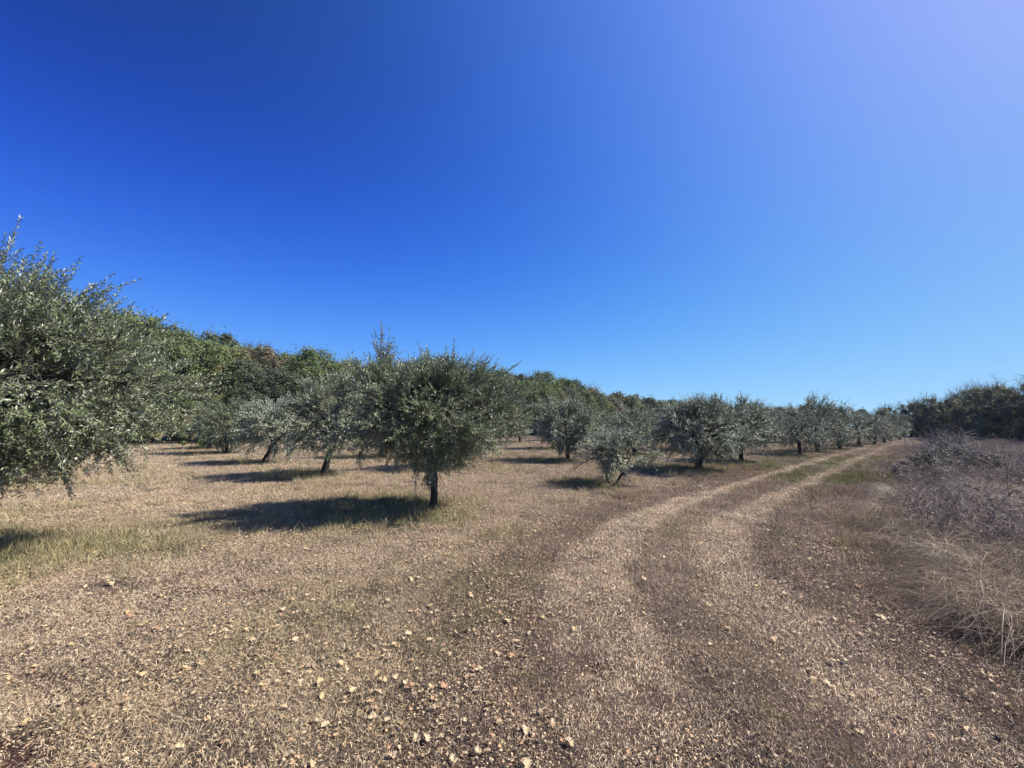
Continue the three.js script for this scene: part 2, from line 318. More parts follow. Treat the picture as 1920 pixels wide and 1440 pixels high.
  for (const [sx, sz, y0, y1, n] of o.sprouts || []) for (let i = 0; i < n; i++) {
    const p = [sx + (r() - 0.5) * 0.22, y0 + (r() - 0.3) * 0.2, sz + (r() - 0.5) * 0.22], L = (y1 - y0) * (0.55 + 0.45 * r()) * (i ? 1 : 1.05);
    const d = nrm([(r() - 0.5) * 0.5, 1, (r() - 0.5) * 0.5]); shoot(p, d, L, Math.round(L / 0.028), 0);
    for (let k = 0; k < 4; k++) shoot(add(p, d, L * (0.1 + 0.16 * k)), add(d, unit(r), 0.9), 0.2 + 0.1 * r(), 8, 0);
  }
  return { wood: wood.build(), leaves: leaves.build() };
}
function plantOlive(geos, p, turn, scale, group) {
  const t = thing('olive_tree', p.label, 'olive tree', [p.x, land(p.x, p.z), p.z], turn, scale, group);
  mesh('trunk', geos.wood, M.bark, t); mesh('crown', geos.leaves, M.oliveLeaf, t); return t;
}
const SPEC = {
  near: { trunkH: 1.0, trunkR: 0.11, rx: 2.1, rz: 1.9, yB: 1.12, yT: 3.05, cy: 2.0, rough: 0.6, droop: 0.65, limbs: 9, subs: 11, twigs: 7, shoots: 6, pairs: 13, fill: 420, shootL: 0.4, leafL: 0.06, leafW: 0.0155, two: true, fine: false, sprouts: [[0.45, 0.3, 2.85, 3.75, 4], [0.75, 0.1, 2.7, 3.45, 3], [1.2, 0.4, 2.5, 2.95, 3]] },
  main: { trunkH: 0.98, trunkR: 0.072, rx: 2.08, rz: 1.15, shift: -0.14, yB: 0.98, yT: 2.5, cy: 1.64, box: 1.2, droop: 0.6, rough: 0.45, limbs: 9, subs: 11, twigs: 8, shoots: 5, pairs: 10, fill: 340, shootL: 0.26, leafL: 0.058, leafW: 0.0155, two: true, fine: false, sprouts: [[-0.95, 0.15, 2.0, 2.75, 7], [-0.98, 0.15, 2.3, 3.1, 7], [-0.98, 0.15, 2.5, 3.48, 9], [0.1, 0, 2.5, 2.98, 4], [0.75, 0.1, 2.3, 2.8, 4], [-0.4, 0.2, 2.45, 2.9, 3]] },
  leaning: { trunkH: 0.95, trunkR: 0.085, lean: [0.3, 0.05], rx: 1.43, yB: 0.6, yT: 2.85, limbs: 7, subs: 8, twigs: 6, shoots: 7, pairs: 8, fill: 240, shootL: 0.28, leafL: 0.062, leafW: 0.0180, sprouts: [[0.5, 0, 2.6, 3.2, 5]] },
  silver: { trunkH: 0.75, trunkR: 0.06, lean: [0.45, 0], rx: 1.38, yB: 0.45, yT: 2.45, limbs: 7, subs: 7, twigs: 6, shoots: 7, pairs: 7, fill: 150, shootL: 0.3, leafL: 0.07, leafW: 0.0228, silver: 0.6, sprouts: [[0.8, 0, 2.2, 2.9, 3]] },
  bushy: { trunkH: 0.55, trunkR: 0.13, stems: 4, rx: 1.59, yB: 0.25, yT: 2.75, limbs: 8, subs: 7, twigs: 6, shoots: 7, pairs: 6, fill: 340, shootL: 0.32, leafL: 0.075, leafW: 0.0216, silver: 0.15, sprouts: [[0.1, 0, 2.5, 3.1, 4]] },
  small: { trunkH: 0.42, trunkR: 0.05, stems: 2, lean: [0.1, 0], rx: 0.95, yB: 0.46, droop: 0.4, yT: 1.1, limbs: 6, subs: 6, twigs: 6, shoots: 5, pairs: 8, fill: 50, shootL: 0.26, leafL: 0.058, leafW: 0.0162, silver: 0.5, sprouts: [[0.2, 0, 0.85, 1.3, 4], [-0.4, 0, 0.8, 1.2, 3]] },
  broad: { trunkH: 0.78, trunkR: 0.1, lean: [0.12, 0], rx: 1.70, yB: 0.5, yT: 2.25, limbs: 8, subs: 9, twigs: 7, shoots: 7, pairs: 7, fill: 300, shootL: 0.27, leafL: 0.064, leafW: 0.0192, silver: 0.36, sprouts: [[0.7, 0, 2.1, 2.65, 5], [0.3, 0, 2.1, 2.5, 4], [-0.5, 0, 2.1, 2.4, 3], [1.1, 0, 1.9, 2.4, 3]] },
  second: { trunkH: 0.8, trunkR: 0.09, rx: 1.54, yB: 0.55, yT: 2.4, limbs: 7, subs: 7, twigs: 6, shoots: 7, pairs: 7, fill: 240, shootL: 0.3, leafL: 0.07, leafW: 0.0216, silver: 0.38, sprouts: [[0.1, 0, 2.3, 2.75, 5]] },
  back: { trunkH: 0.7, trunkR: 0.08, rx: 1.38, yB: 0.5, yT: 2.5, limbs: 7, subs: 7, twigs: 6, shoots: 7, pairs: 7, fill: 240, shootL: 0.3, leafL: 0.07, leafW: 0.0216, silver: 0.38, sprouts: [[0.2, 0, 2.3, 2.8, 4]] },
  hidden: { trunkH: 0.8, trunkR: 0.1, rx: 1.91, yB: 0.45, yT: 2.7, limbs: 7, subs: 7, twigs: 6, shoots: 7, pairs: 7, fill: 150, shootL: 0.3, leafL: 0.066, leafW: 0.0204, silver: 0.3 },
};
SPEC.mid = { ...SPEC.leaning, lean: [0, 0], pairs: 6, leafL: 0.07, leafW: 0.018 };
const farOlives = [0, 1, 2, 3].map((i) => olive(900 + i, { trunkH: 0.7 + 0.08 * i, trunkR: 0.1, lean: [0.1 * (i - 1.5), 0], rx: 1.45 - 0.06 * i, yB: 0.45, yT: 2.35 + 0.12 * (i % 3), limbs: 6, subs: 6, twigs: 5, shoots: 5, pairs: 4, fill: 130, shootL: 0.34, leafL: 0.095, leafW: 0.032, silver: 0.32, sprouts: [[0.3 * (i - 1), 0.1, 2.2, 2.7, 3]] }));
{
  const r = rng(77), ORD = ['third', 'fourth', 'fifth', 'sixth', 'seventh', 'eighth', 'ninth', 'tenth']; let n = 0, past = 0;
  for (const p of PLAN) {
    if (p.kind !== 'far') { plantOlive(olive(300 + n++ * 17, SPEC[p.kind]), p, 0, 1, 'olive trees of the orchard'); continue; }
    const i = Math.floor(r() * 4), s = 0.85 + r() * 0.3;
    const track = past < ORD.length;
    p.label = track ? `${ORD[past]} olive tree of the row along the track, counted from the broad dense one` : `grey-green olive tree of the back rows, ${seenBy(p.x, p.z)}`; past++;
    plantOlive(farOlives[i], p, r() * 6.28, [s, s * (0.92 + r() * 0.2), s], track ? 'olives along the track' : 'olives of the back rows');
  }
}

// ------------------------------------------------------------------ broadleaf trees of the woods and hedge
function broadleaf(seed, o) {
  const r = rng(seed), wood = new Acc(), leaves = new Acc(), { H, R, trunkH } = o, cols = o.cols;
  const top = [(r() - 0.5) * 0.5, trunkH, (r() - 0.5) * 0.5], st = o.stems || 1;
  for (let s = 0; s < st; s++) wood.tube(curve([s * 0.2, -0.1, s * 0.13], [0.1 * s, trunkH * 0.5, 0], top, 5, r, 0.05), taper(5, H * 0.02 / Math.sqrt(st), H * 0.013 / Math.sqrt(st)), 7, o.bark || [0.09, 0.075, 0.06]);
  const per = Math.round(o.leaves / o.clumps);
  for (let i = 0; i < o.clumps; i++) {
    const u = (i + r()) / o.clumps, y = lerp(o.low ?? trunkH * 0.8, H * 0.93, u), w = R * Math.pow(Math.sin(Math.PI * Math.min(0.97, 0.2 + 0.76 * u)), 0.7), a = i * 2.4 + r() * 1.2, rr = w * (0.35 + 0.6 * Math.sqrt(r()));
    const c = [top[0] + Math.cos(a) * rr, y, top[2] + Math.sin(a) * rr], cr = R * (0.22 + 0.26 * r()) * (o.small || 1), ch = cr * (0.62 + 0.3 * r());
    const s = [top[0] * 0.8, Math.min(y * 0.75, trunkH + (H - trunkH) * u * 0.6), top[2] * 0.8], br = curve(s, add(mixc(s, c, 0.5), [0, 0.1 * R, 0]), c, 4, r, 0.06);
    wood.tube(br, taper(4, H * 0.007, 0.012), 5, o.bark || [0.09, 0.075, 0.06]);
    const tint = r(), base = cols[Math.floor(r() * cols.length)];
    for (let k = 0; k < per; k++) {
      const d = unit(r), q = (r() < (o.loose || 0) ? 1 + 0.9 * r() : Math.pow(r(), 0.4)) * (0.8 + 0.35 * Math.sin(4 * d[0] + 3 * d[2] + i)), p = [c[0] + d[0] * cr * q, c[1] + d[1] * ch * q, c[2] + d[2] * cr * q];
      const n = nrm(add(add(d, [0, 0.35, 0]), unit(r), 0.8)), dd = perp(n, r), v = 0.7 + 0.6 * r(), l = o.leaf * (0.6 + 0.8 * r());
      const col = mixc(base, cols[Math.floor(r() * cols.length)], 0.35 * r()).map((x) => x * v * (0.85 + 0.3 * tint));
      leaf(leaves, p, dd, n, l, l * 0.75, col, col, false, false);
    }
    if (o.bare) for (let k = 0; k < o.bare; k++) { const d = nrm(add(nrm(sub(c, [top[0], H * 0.45, top[2]])), unit(r), 0.7)); const e = add(c, [d[0], Math.abs(d[1]) + 0.2, d[2]], cr * (0.7 + r())); const tp = curve(c, add(mixc(c, e, 0.5), unit(r), 0.1), e, 4, r, 0.04); wood.tube(tp, taper(4, 0.012, 0.004), 3, [0.2, 0.17, 0.15]);
      for (let m = 0; m < 4; m++) { const [q, qd] = along(tp, 0.3 + 0.7 * r()); const e2 = add(q, nrm(add(qd, unit(r), 0.8)), 0.25 + 0.35 * r()); wood.tube([q, e2], [0.006, 0.003], 3, [0.2, 0.17, 0.15]); } }
  }
  return { wood: wood.build(), leaves: leaves.build() };
}
const TINTS = {
  green: [[0.10, 0.145, 0.026], [0.12, 0.155, 0.03], [0.074, 0.112, 0.022]],
  dark: [[0.052, 0.085, 0.026], [0.065, 0.098, 0.029], [0.058, 0.078, 0.033]],
  yellow: [[0.182, 0.195, 0.046], [0.143, 0.169, 0.039], [0.221, 0.189, 0.052]],
  rusty: [[0.17, 0.10, 0.05], [0.14, 0.115, 0.05], [0.11, 0.115, 0.042]],
  hedge: [[0.20, 0.24, 0.115], [0.165, 0.20, 0.10], [0.25, 0.25, 0.12]],
};
const KIND_WORDS = { green: 'green', dark: 'dark green', yellow: 'yellowing', rusty: 'russet brown' };
function plantBroadleaf(name, geos, x, z, turn, scale, label, category, group) {
  const t = thing(name, label, category, [x, land(x, z), z], turn, scale, group);
  mesh('trunk', geos.wood, M.bark, t); mesh('crown', geos.leaves, M.oakLeaf, t); return t;
}
const woodsProto = {};
for (const k of ['green', 'dark', 'yellow', 'rusty']) woodsProto[k] = [0, 1].map((i) => broadleaf(k.length * 100 + i * 7, { H: 8, R: 2.9, trunkH: 2.2, low: 1.2, clumps: 100, leaves: 22000, leaf: 0.13, small: 0.55, loose: 0.3, cols: TINTS[k], bare: k === 'rusty' ? 3 : 0 }));
const farProto = {};
for (const k of ['green', 'dark', 'rusty']) farProto[k] = broadleaf(k.length * 131, { H: 8, R: 3.3, trunkH: 2, low: 0.8, clumps: 60, leaves: 7000, leaf: 0.26, small: 0.6, loose: 0.3, cols: TINTS[k] });
const bareProto = broadleaf(4242, { H: 8.5, R: 2.5, trunkH: 3, clumps: 16, leaves: 600, leaf: 0.12, cols: [[0.16, 0.12, 0.07]], bare: 16, bark: [0.16, 0.14, 0.12] });
{
  const r = rng(31);
  // woodland edge: from the near corner on the far side of the orchard to the far end of the track; [x, z, tree height]
  const LINE = [[-46, -26, 9.5], [-38, -31, 10.6], [-33, -35, 10.4], [-27, -38.5, 9.2], [-20, -43, 8.2], [-12, -47.5, 8.2], [-4, -51, 8.3], [4, -54.5, 8.4], [11, -61, 7.6], [18, -75, 7.6], [28, -88, 8], [42, -98, 7.4], [60, -112, 7], [82, -124, 7], [104, -134, 7], [128, -140, 7]];
  const at = (s) => { const f = s * (LINE.length - 1), i = Math.min(LINE.length - 2, Math.floor(f)); return LINE[i].map((v, k) => lerp(v, LINE[i + 1][k], f - i)); };
  let total = 0; for (let i = 1; i < LINE.length; i++) total += Math.hypot(LINE[i][0] - LINE[i - 1][0], LINE[i][1] - LINE[i - 1][1]);
  for (let row = 0; row < 3; row++) {
    let s = row * 0.006;
    while (s < 1) {
      const [x, z, h] = at(s), d = Math.hypot(x, z), far = d > 68, step = (far ? 5.2 : 3.6 + row) / total * (0.8 + 0.4 * r());
      s += step * (far ? 1 : 1);
      const back = row * (far ? 7 : 4.2) + r() * 1.6, nx = x / d * 0.35, px = x + nx * back + (r() - 0.5), pz = z - back, q = r();
      const kind = far ? (q < 0.5 ? 'green' : q < 0.75 ? 'dark' : 'rusty') : q < 0.48 ? 'green' : q < 0.74 ? 'dark' : q < 0.95 ? 'yellow' : 'rusty';
      const sc = h / 8 * (row === 0 ? 0.84 + 0.22 * r() : 1.04 + 0.24 * r()), geos = far ? farProto[kind] : woodsProto[kind][r() < 0.5 ? 0 : 1];
      const where = `${far ? 'of the distant treeline' : row === 0 ? 'at the front edge of the woods' : 'rising at the back of the woods'}, ${seenBy(px, pz)}`;
      plantBroadleaf('oak_tree', geos, px, pz, r() * 6.28, [sc * 1.05, sc, sc * 1.05], `${KIND_WORDS[kind]} oak ${where}`, 'tree', far ? 'distant treeline' : 'trees of the woods');
    }
  }
  for (const [x, z, s] of [[-17.5, -47.5, 1.08], [3.4, -57, 1.02], [14, -66, 0.95]]) plantBroadleaf('bare_tree', bareProto, x, z, r() * 6, s, 'thin leafless tree poking above the woods', 'tree', 'bare trees in the woods');
  // low scrub along the foot of the woods
  const scrub = ['yellow', 'green', 'rusty', 'dark'].map((k, i) => broadleaf(610 + i, { H: 1.9, R: 1.2, trunkH: 0.25, low: 0.3, stems: 3, clumps: 14, leaves: 3200, leaf: 0.11, cols: TINTS[k] }));
  for (let i = 0; i < 34; i++) {
    const [x, z] = at(0.02 + 0.42 * (i + r()) / 34), k = Math.floor(r() * 4), sc = 0.8 + r() * 0.7;
    plantBroadleaf('scrub_bush', scrub[k], x + 1.2 + r() * 1.2, z + 2.2 + r() * 1.4, r() * 6.28, sc, `${['yellowing', 'green', 'russet brown', 'dark green'][k]} low bush at the foot of the woods, ${seenBy(x + 1.8, z + 2.9)}`, 'bush', 'scrub below the woods');
  }
  plantBroadleaf('scrub_bush', scrub[1], -20.3, -24.6, 1, [0.75, 0.85, 0.75], 'small green bush beside the dark many-stemmed olive', 'bush');
}

// ------------------------------------------------------------------ hedge trees beyond the brambles
{
  const r = rng(58);
  const proto = [0, 1, 2].map((i) => broadleaf(720 + i, { H: 4, R: 1.75, trunkH: 0.25, low: 0.2, stems: 3, clumps: 40, leaves: 9000, leaf: 0.1, small: 0.7, cols: TINTS.hedge.concat(i === 1 ? [[0.13, 0.12, 0.05]] : []), bare: 5 }));
  const spots = [];
  for (let i = 0; i < 34; i++) { const t = i / 33, x = lerp(30, 55, t) + (r() - 0.5) * 2, z = lerp(-15, -52, t) + (r() - 0.5) * 2; spots.push([x, z, lerp(1.08, 0.9, t) * (0.62 + 0.6 * r())]); if (i % 2) spots.push([x + 3, z - 1, 1.1 * (0.7 + 0.6 * r())]); }
  for (let i = 0; i < 10; i++) spots.push([50 + i * 1.6, -53 + i * 0.4 + r(), 0.8 + 0.3 * r()]);
  spots.forEach(([x, z, s], i) => plantBroadleaf('hedge_tree', proto[i % 3], x, z, r() * 6.28, [s, s * (0.9 + 0.3 * r()), s], `${i % 3 === 1 ? 'yellow-tinged' : i % 3 ? 'grey-green' : 'dull green'} bushy hedge tree beyond the brambles, ${x / -z < 1.02 ? 'where the track ends' : x / -z < 1.18 ? 'midway along the hedge' : 'at the picture\'s edge'}`, 'tree', 'hedge beyond the brambles'));
}

// ------------------------------------------------------------------ grass
function tuft(seed, n, rad, l0, l1, w0, w1, flat0, flat1, cols) {
  const r = rng(seed), g = new Acc();
  for (let i = 0; i < n; i++) {
    const a = r() * 6.283, q = Math.sqrt(r()) * rad, p = [Math.cos(a) * q, -0.004, Math.sin(a) * q], az = r() * 6.283, tilt = lerp(flat0, flat1, r()), L = lerp(l0, l1, r() * r()), w = lerp(w0, w1, r());
    const d = [Math.cos(az) * Math.sin(tilt), Math.cos(tilt), Math.sin(az) * Math.sin(tilt)], s = nrm(cross(d, unit(r))), curl = 0.1 + 0.3 * r();
    const m = add(p, d, L * 0.55), e = add(m, nrm(add(d, [Math.cos(az) * curl, -curl * 0.7, Math.sin(az) * curl])), L * 0.45), nn = nrm(cross(s, d)), n2 = nn[1] < 0 ? [-nn[0], -nn[1], -nn[2]] : nn;
    const c = cols[Math.floor(r() * cols.length)], v = 0.7 + 0.6 * r(), col = [c[0] * v, c[1] * v, c[2] * v];
    if (e[1] < 0.003) e[1] = 0.003 + r() * 0.012; if (m[1] < 0.004) m[1] = 0.004 + r() * 0.012;
    const i0 = g.v(add(p, s, -w), n2, col), i1 = g.v(add(p, s, w), n2, col), i2 = g.v(add(m, s, w * 0.8), n2, col), i3 = g.v(add(m, s, -w * 0.8), n2, col), i4 = g.v(e, n2, col);
    if (n2 === nn) { g.t(i0, i1, i2); g.t(i0, i2, i3); g.t(i3, i2, i4); } else { g.t(i0, i2, i1); g.t(i0, i3, i2); g.t(i3, i4, i2); }
  }
  return g.build();
}
{
  const W = [[1.1, 1.1, 1.1], [1.25, 1.22, 1.16], [0.5, 0.46, 0.43], [0.85, 0.82, 0.78], [1.2, 1.17, 1.1], [0.4, 0.34, 0.3], [1.45, 1.4, 1.3]];
  const mown = [0, 1, 2].map((i) => tuft(40 + i, 150, 0.13, 0.02, 0.07, 0.0008, 0.0017, 0.35, 1.45, W));
  const stubble = [0, 1].map((i) => tuft(50 + i, 120, 0.13, 0.015, 0.05, 0.0008, 0.0017, 1.0, 1.56, W));
  const tall = [0, 1, 2].map((i) => tuft(60 + i, 55, 0.12, 0.08, 0.24, 0.0012, 0.0022, 0.05, 0.75, W));
  const lists = { mown: [[], [], []], stub: [[], []], tall: [[], [], []] }, r = rng(1234);
  // rings of equal density; each clump is coloured by what covers the ground there
  const rings = [[0.6, 5, 125, 1], [5, 10, 75, 1.35], [10, 18, 30, 1.9], [18, 40, 9, 2.6]];
  for (const [d0, d1, dens, sc] of rings) {
    const n = Math.round(Math.PI * (d1 * d1 - d0 * d0) * dens * 0.36);
    for (let i = 0; i < n; i++) {
      const d = Math.sqrt(lerp(d0 * d0, d1 * d1, r())), a = (r() - 0.5) * 2 * 1.13, x = Math.sin(a) * d, z = -Math.cos(a) * d + 0.3;
      const t = x > 2 ? thicket(x, z) : -9; if (t > 1.2) continue;
      const c = cover(x, z), k = swardColor(c), v = 0.75 + 0.5 * r(), col = [k[0] * v, k[1] * v * (0.97 + 0.06 * r()), k[2] * v], y = land(x, z);
      if (r() < c.soil * 0.85) continue;
      const turn = r() * 6.28, s = sc * (0.75 + 0.5 * r());
      if (c.rut > 0.45) { lists.stub[i % 2].push([x, y, z, turn, s, col]); continue; }
      if (r() < Math.max(c.tall * 0.75, c.green * 0.55, t > -0.5 ? 0.4 : 0.03)) lists.tall[i % 3].push([x, y, z, turn, Math.min(1.35, s) * (d < 6 && c.tall < 0.5 ? 0.5 : 0.8 + 0.3 * c.tall), mixc(col, GREEN, c.green < 0.2 && c.tall < 0.2 ? 0.7 * r() : 0)]);
      else lists.mown[i % 3].push([x, y, z, turn, s, col]);
    }
  }
  lists.mown.forEach((l, i) => instanced('grass', mown[i], M.blade, l, 'short dry mown grass covering the orchard floor', 'grass').name = numbered('mown_grass'));
  lists.stub.forEach((l, i) => instanced('grass', stubble[i], M.blade, l, 'flattened pale straw in the wheel ruts of the track', 'grass').name = numbered('rut_straw_grass'));
  lists.tall.forEach((l, i) => instanced('grass', tall[i], M.blade, l, 'longer greenish grass under the olive trees and verges', 'grass').name = numbered('long_grass'));
}

// ------------------------------------------------------------------ broken dry leaf bits matted into the grass
{
  const flakes = (seed) => {
    const r = rng(seed), g = new Acc();
    for (let i = 0; i < 44; i++) {
      const a = r() * 6.283, q = Math.sqrt(r()) * 0.17, p = [Math.cos(a) * q, 0.008 + 0.022 * r(), Math.sin(a) * q], n = nrm(add([0, 1, 0], unit(r), 0.5)), d = perp(n, r), L = 0.006 + 0.016 * r() * r(), t = r();
      const c = t < 0.5 ? [1, 0.96, 0.86] : t < 0.75 ? [0.95, 0.72, 0.5] : t < 0.88 ? [0.5, 0.4, 0.34] : [1.15, 1.1, 0.95], v = 0.7 + 0.5 * r();
      leaf(g, p, d, n, L, L * (0.5 + 0.6 * r()), c.map((k) => k * v), c, false, false);
    }
    return g.build();
  };
  const r = rng(4711), lists = [[], [], []], geos = [1, 2, 3].map(flakes);
  for (let i = 0; i < 9000; i++) {
    const d = 1.2 + 11 * Math.pow(r(), 0.75), a = (r() - 0.5) * 2.2, x = Math.sin(a) * d, z = -Math.cos(a) * d; if (x > 2 && thicket(x, z) > 0.3) continue;
    const w = (x < 0.3 ? 1 : 0.5) * (0.25 + 1.3 * ss(0.35, 0.65, fbm(x * 1.1 + 9, z * 1.1))) * Math.min(1, d / 3); if (r() > w * 0.8) continue;
    const v = 0.8 + 0.4 * r(); lists[i % 3].push([x, land(x, z), z, r() * 6.28, (0.8 + 0.5 * r()) * (d > 6 ? 1.3 : 1), [0.44 * v, 0.345 * v, 0.235 * v]]);
  }
  lists.forEach((l, i) => { instanced('x', geos[i], M.litter, l, 'broken bits of dry leaf matted into the short grass', 'leaf litter').name = numbered('broken_leaf_litter'); });
}

// ------------------------------------------------------------------ dry thicket beside the track
{
  const r = rng(99), GREY = [0.235, 0.195, 0.175], RED = [0.14, 0.09, 0.078], PALEG = [0.46, 0.395, 0.31];
  const bramble = (seed) => {
    const q = rng(seed), canes = new Acc(), fol = new Acc();
    for (let i = 0; i < 80; i++) {
      const a = q() * 6.283, b0 = [(q() - 0.5) * 0.7, -0.05, (q() - 0.5) * 0.7], R = 0.35 + q() * 0.75, h = 0.45 + q() * 0.6;
      const e = [b0[0] + Math.cos(a) * R, 0.02 + q() * 0.25, b0[2] + Math.sin(a) * R], c = [b0[0] + Math.cos(a) * R * 0.35, h * 1.7, b0[2] + Math.sin(a) * R * 0.35];
      const pts = curve(b0, c, e, 8, q, 0.02), col = mixc(mixc(GREY, RED, q() * 0.8), PALEG, q() < 0.2 ? 0.7 : 0);
      canes.tube(pts, taper(8, 0.0042, 0.0018), 3, col);
      for (let k = 0; k < 7; k++) {
        const [p, d] = along(pts, 0.2 + 0.8 * q()), sd = nrm(add(add(d, unit(q), 0.9), [0, 0.15, 0])), l = 0.1 + 0.24 * q(), p2 = add(add(p, sd, l), [0, -0.04 * q(), 0]);
        canes.tube([p, add(mixc(p, p2, 0.5), unit(q), 0.015), p2], [0.0022, 0.0016, 0.001], 3, mixc(col, PALEG, 0.3 * q()));
        if (q() < 0.55) { const n = nrm(add([0, 1, 0], unit(q), 0.9)), lc = q() < 0.3 ? [0.06, 0.075, 0.03] : q() < 0.6 ? [0.2, 0.14, 0.09] : [0.14, 0.1, 0.07]; leaf(fol, p2, perp(n, q), n, 0.03 + 0.03 * q(), 0.018 + 0.014 * q(), lc, lc, false, false); }
      }
    }
    return { canes: canes.build(), fol: fol.build() };
  };
  const proto = [0, 1, 2, 3].map((i) => bramble(500 + i * 9)), spots = [];
  for (let tries = 0; tries < 6000 && spots.length < 220; tries++) {
    const z = -1.2 - 30 * Math.pow(r(), 1.25), x = 3 + r() * (1.5 * -z + 2), t = thicket(x, z);
    if (t < 0.4 || x > -z * 1.55 + 2.5) continue;
    const gap = 0.46 + -z * 0.022; if (spots.some((s) => Math.hypot(s[0] - x, s[1] - z) < gap)) continue;
    spots.push([x, z, t]);
  }
  spots.forEach(([x, z, t], i) => {
    const s = lerp(0.64, 0.52, ss(-6, -18, z)) * (0.5 + 0.8 * r()), p = proto[i % 4], edge = t < 1.6;
    const o = thing('bramble_bush', edge ? 'low dry bramble clump at the rim of the thicket beside the track' : 'tangled grey-brown bramble clump deep in the thicket beside the track', 'bramble', [x, land(x, z), z], r() * 6.28, [s * 1.1, s, s * 1.1], 'brambles beside the track');
    mesh('canes', p.canes, M.cane, o); mesh('leaves', p.fol, M.litter, o);
  });
  // long dead grass, combed over towards the track
  const lodged = [0, 1, 2].map((i) => {
    const q = rng(81 + i), g = new Acc();
    for (let k = 0; k < 70; k++) {
      const b = [(q() - 0.5) * 0.36, -0.02, (q() - 0.5) * 0.36], a = 2.6 + (q() - 0.5) * 2.6, L = 0.25 + 0.5 * q(), up = 0.06 + 0.2 * q(), e = [b[0] + Math.cos(a) * L, 0.01 + 0.12 * q(), b[2] + Math.sin(a) * L], c = [b[0] + Math.cos(a) * L * 0.3, up * 2, b[2] + Math.sin(a) * L * 0.3];
      const pts = curve(b, c, e, 5, q, 0.008), w = 0.0008 + 0.0013 * q(), cc = mixc([0.20, 0.155, 0.115], [0.56, 0.48, 0.37], Math.pow(q(), 2)); g.tube(pts, taper(5, w, w * 0.4), 3, cc);
    }
    return g.build();
  });
  const lists = [[], [], []];
  for (let i = 0; i < 7000; i++) {
    const z = -0.8 - 26 * Math.pow(r(), 1.6), x = 3 + r() * (1.5 * -z + 2), t = thicket(x, z); if (t < -0.15 || x > -z * 1.55 + 2.5) continue;
    if (r() > (t < 1.8 ? 0.95 : 0.32) * ss(0.3, 0.62, fbm(x * 0.9 + 4, z * 0.9))) continue;
    const v = 0.7 + 0.5 * r(); lists[i % 3].push([x, land(x, z), z, (r() - 0.5) * 1.4, 0.75 + 0.6 * r(), t < 1.8 ? [v * 1.15, v * 1.1, v] : [v * 0.95, v * 0.93, v * 0.92]]);
  }
  lists.forEach((l, i) => { instanced('x', lodged[i], M.cane, l, 'long dead grass bent over at the thicket beside the track', 'dead grass').name = numbered('dead_grass'); });
  // low leafy weeds and pale tufts that stand out at the rim
  const weed = [0, 1].map((i) => broadleaf(880 + i, { H: 0.95, R: 0.75, trunkH: 0.1, low: 0.1, stems: 4, clumps: 22, leaves: 2600, leaf: 0.055, small: 0.75, cols: [[0.07, 0.085, 0.04], [0.09, 0.095, 0.05], [0.13, 0.11, 0.075]], bare: 2 }));
  [[10.9, -10.5, 0.8], [12.1, -11.2, 1], [13.6, -12.2, 0.9], [13.1, -10.7, 0.75], [15.2, -13.6, 1], [17.2, -15.2, 1.05], [9.3, -8.6, 0.6], [20.5, -18.3, 1.1]].forEach(([x, z, s], i) => {
    const o = thing('weed_bush', `${['small', 'large', 'middling', 'lesser'][i % 4]} dark leafy weed bush at the rim of the thicket, ${i === 6 ? 'standing nearer than the rest' : i > 4 ? 'far along the track' : 'behind the green verge'}`, 'bush', [x, land(x, z), z], i * 1.3, s, 'weed bushes in the thicket');
    mesh('stems', weed[i % 2].wood, M.cane, o); mesh('leaves', weed[i % 2].leaves, M.oakLeaf, o);
  });
  const straw = (() => { const q = rng(321), g = new Acc(); for (let k = 0; k < 120; k++) { const a = 2.9 + (q() - 0.5) * 2.4, L = 0.2 + 0.4 * q(), b = [(q() - 0.5) * 0.2, -0.02, (q() - 0.5) * 0.2], e = [b[0] + Math.cos(a) * L, 0.02 + 0.1 * q(), b[2] + Math.sin(a) * L], c = [b[0] + Math.cos(a) * L * 0.3, 0.3 + 0.35 * q(), b[2] + Math.sin(a) * L * 0.3], w = 0.001 + 0.0014 * q(); g.tube(curve(b, c, e, 5, q, 0.006), taper(5, w, w * 0.4), 3, mixc([0.42, 0.35, 0.25], [0.68, 0.59, 0.45], q())); } return g.build(); })();
  [[7.95, -8.25, 1.1, 'pale straw tuft flopped over where brown verge turns green'], [6.3, -6.75, 0.8, 'small pale straw tuft at the thicket rim beside the track bend'], [4.75, -4.35, 0.9, 'pale straw tuft sprawling at the near rim of the thicket'], [5.9, -5.4, 1, 'pale straw tuft caught among low brambles']].forEach(([x, z, s, label], i) => {
    const o = thing('straw_tuft', label, 'dry grass', [x, land(x, z), z], i * 0.4 - 0.5, s, 'straw tufts'); mesh('blades', straw, M.cane, o);
  });
  // a few stiff dead stalks standing out of the tangle
  const stalk = (seed) => { const q = rng(seed), g = new Acc(), main = curve([0, -0.05, 0], [0.04, 0.5, 0.02], [0.09, 1, -0.03], 7, q, 0.01); g.tube(main, taper(7, 0.006, 0.0015), 4, [0.1, 0.075, 0.06]); for (let k = 0; k < 13; k++) { const [p, d] = along(main, 0.35 + 0.65 * q()), e = add(p, nrm(add(d, unit(q), 0.75)), 0.08 + 0.18 * q()); g.tube([p, e], [0.002, 0.001], 3, [0.13, 0.1, 0.08]); } return g.build(); };
  const st = [stalk(1), stalk(2)];
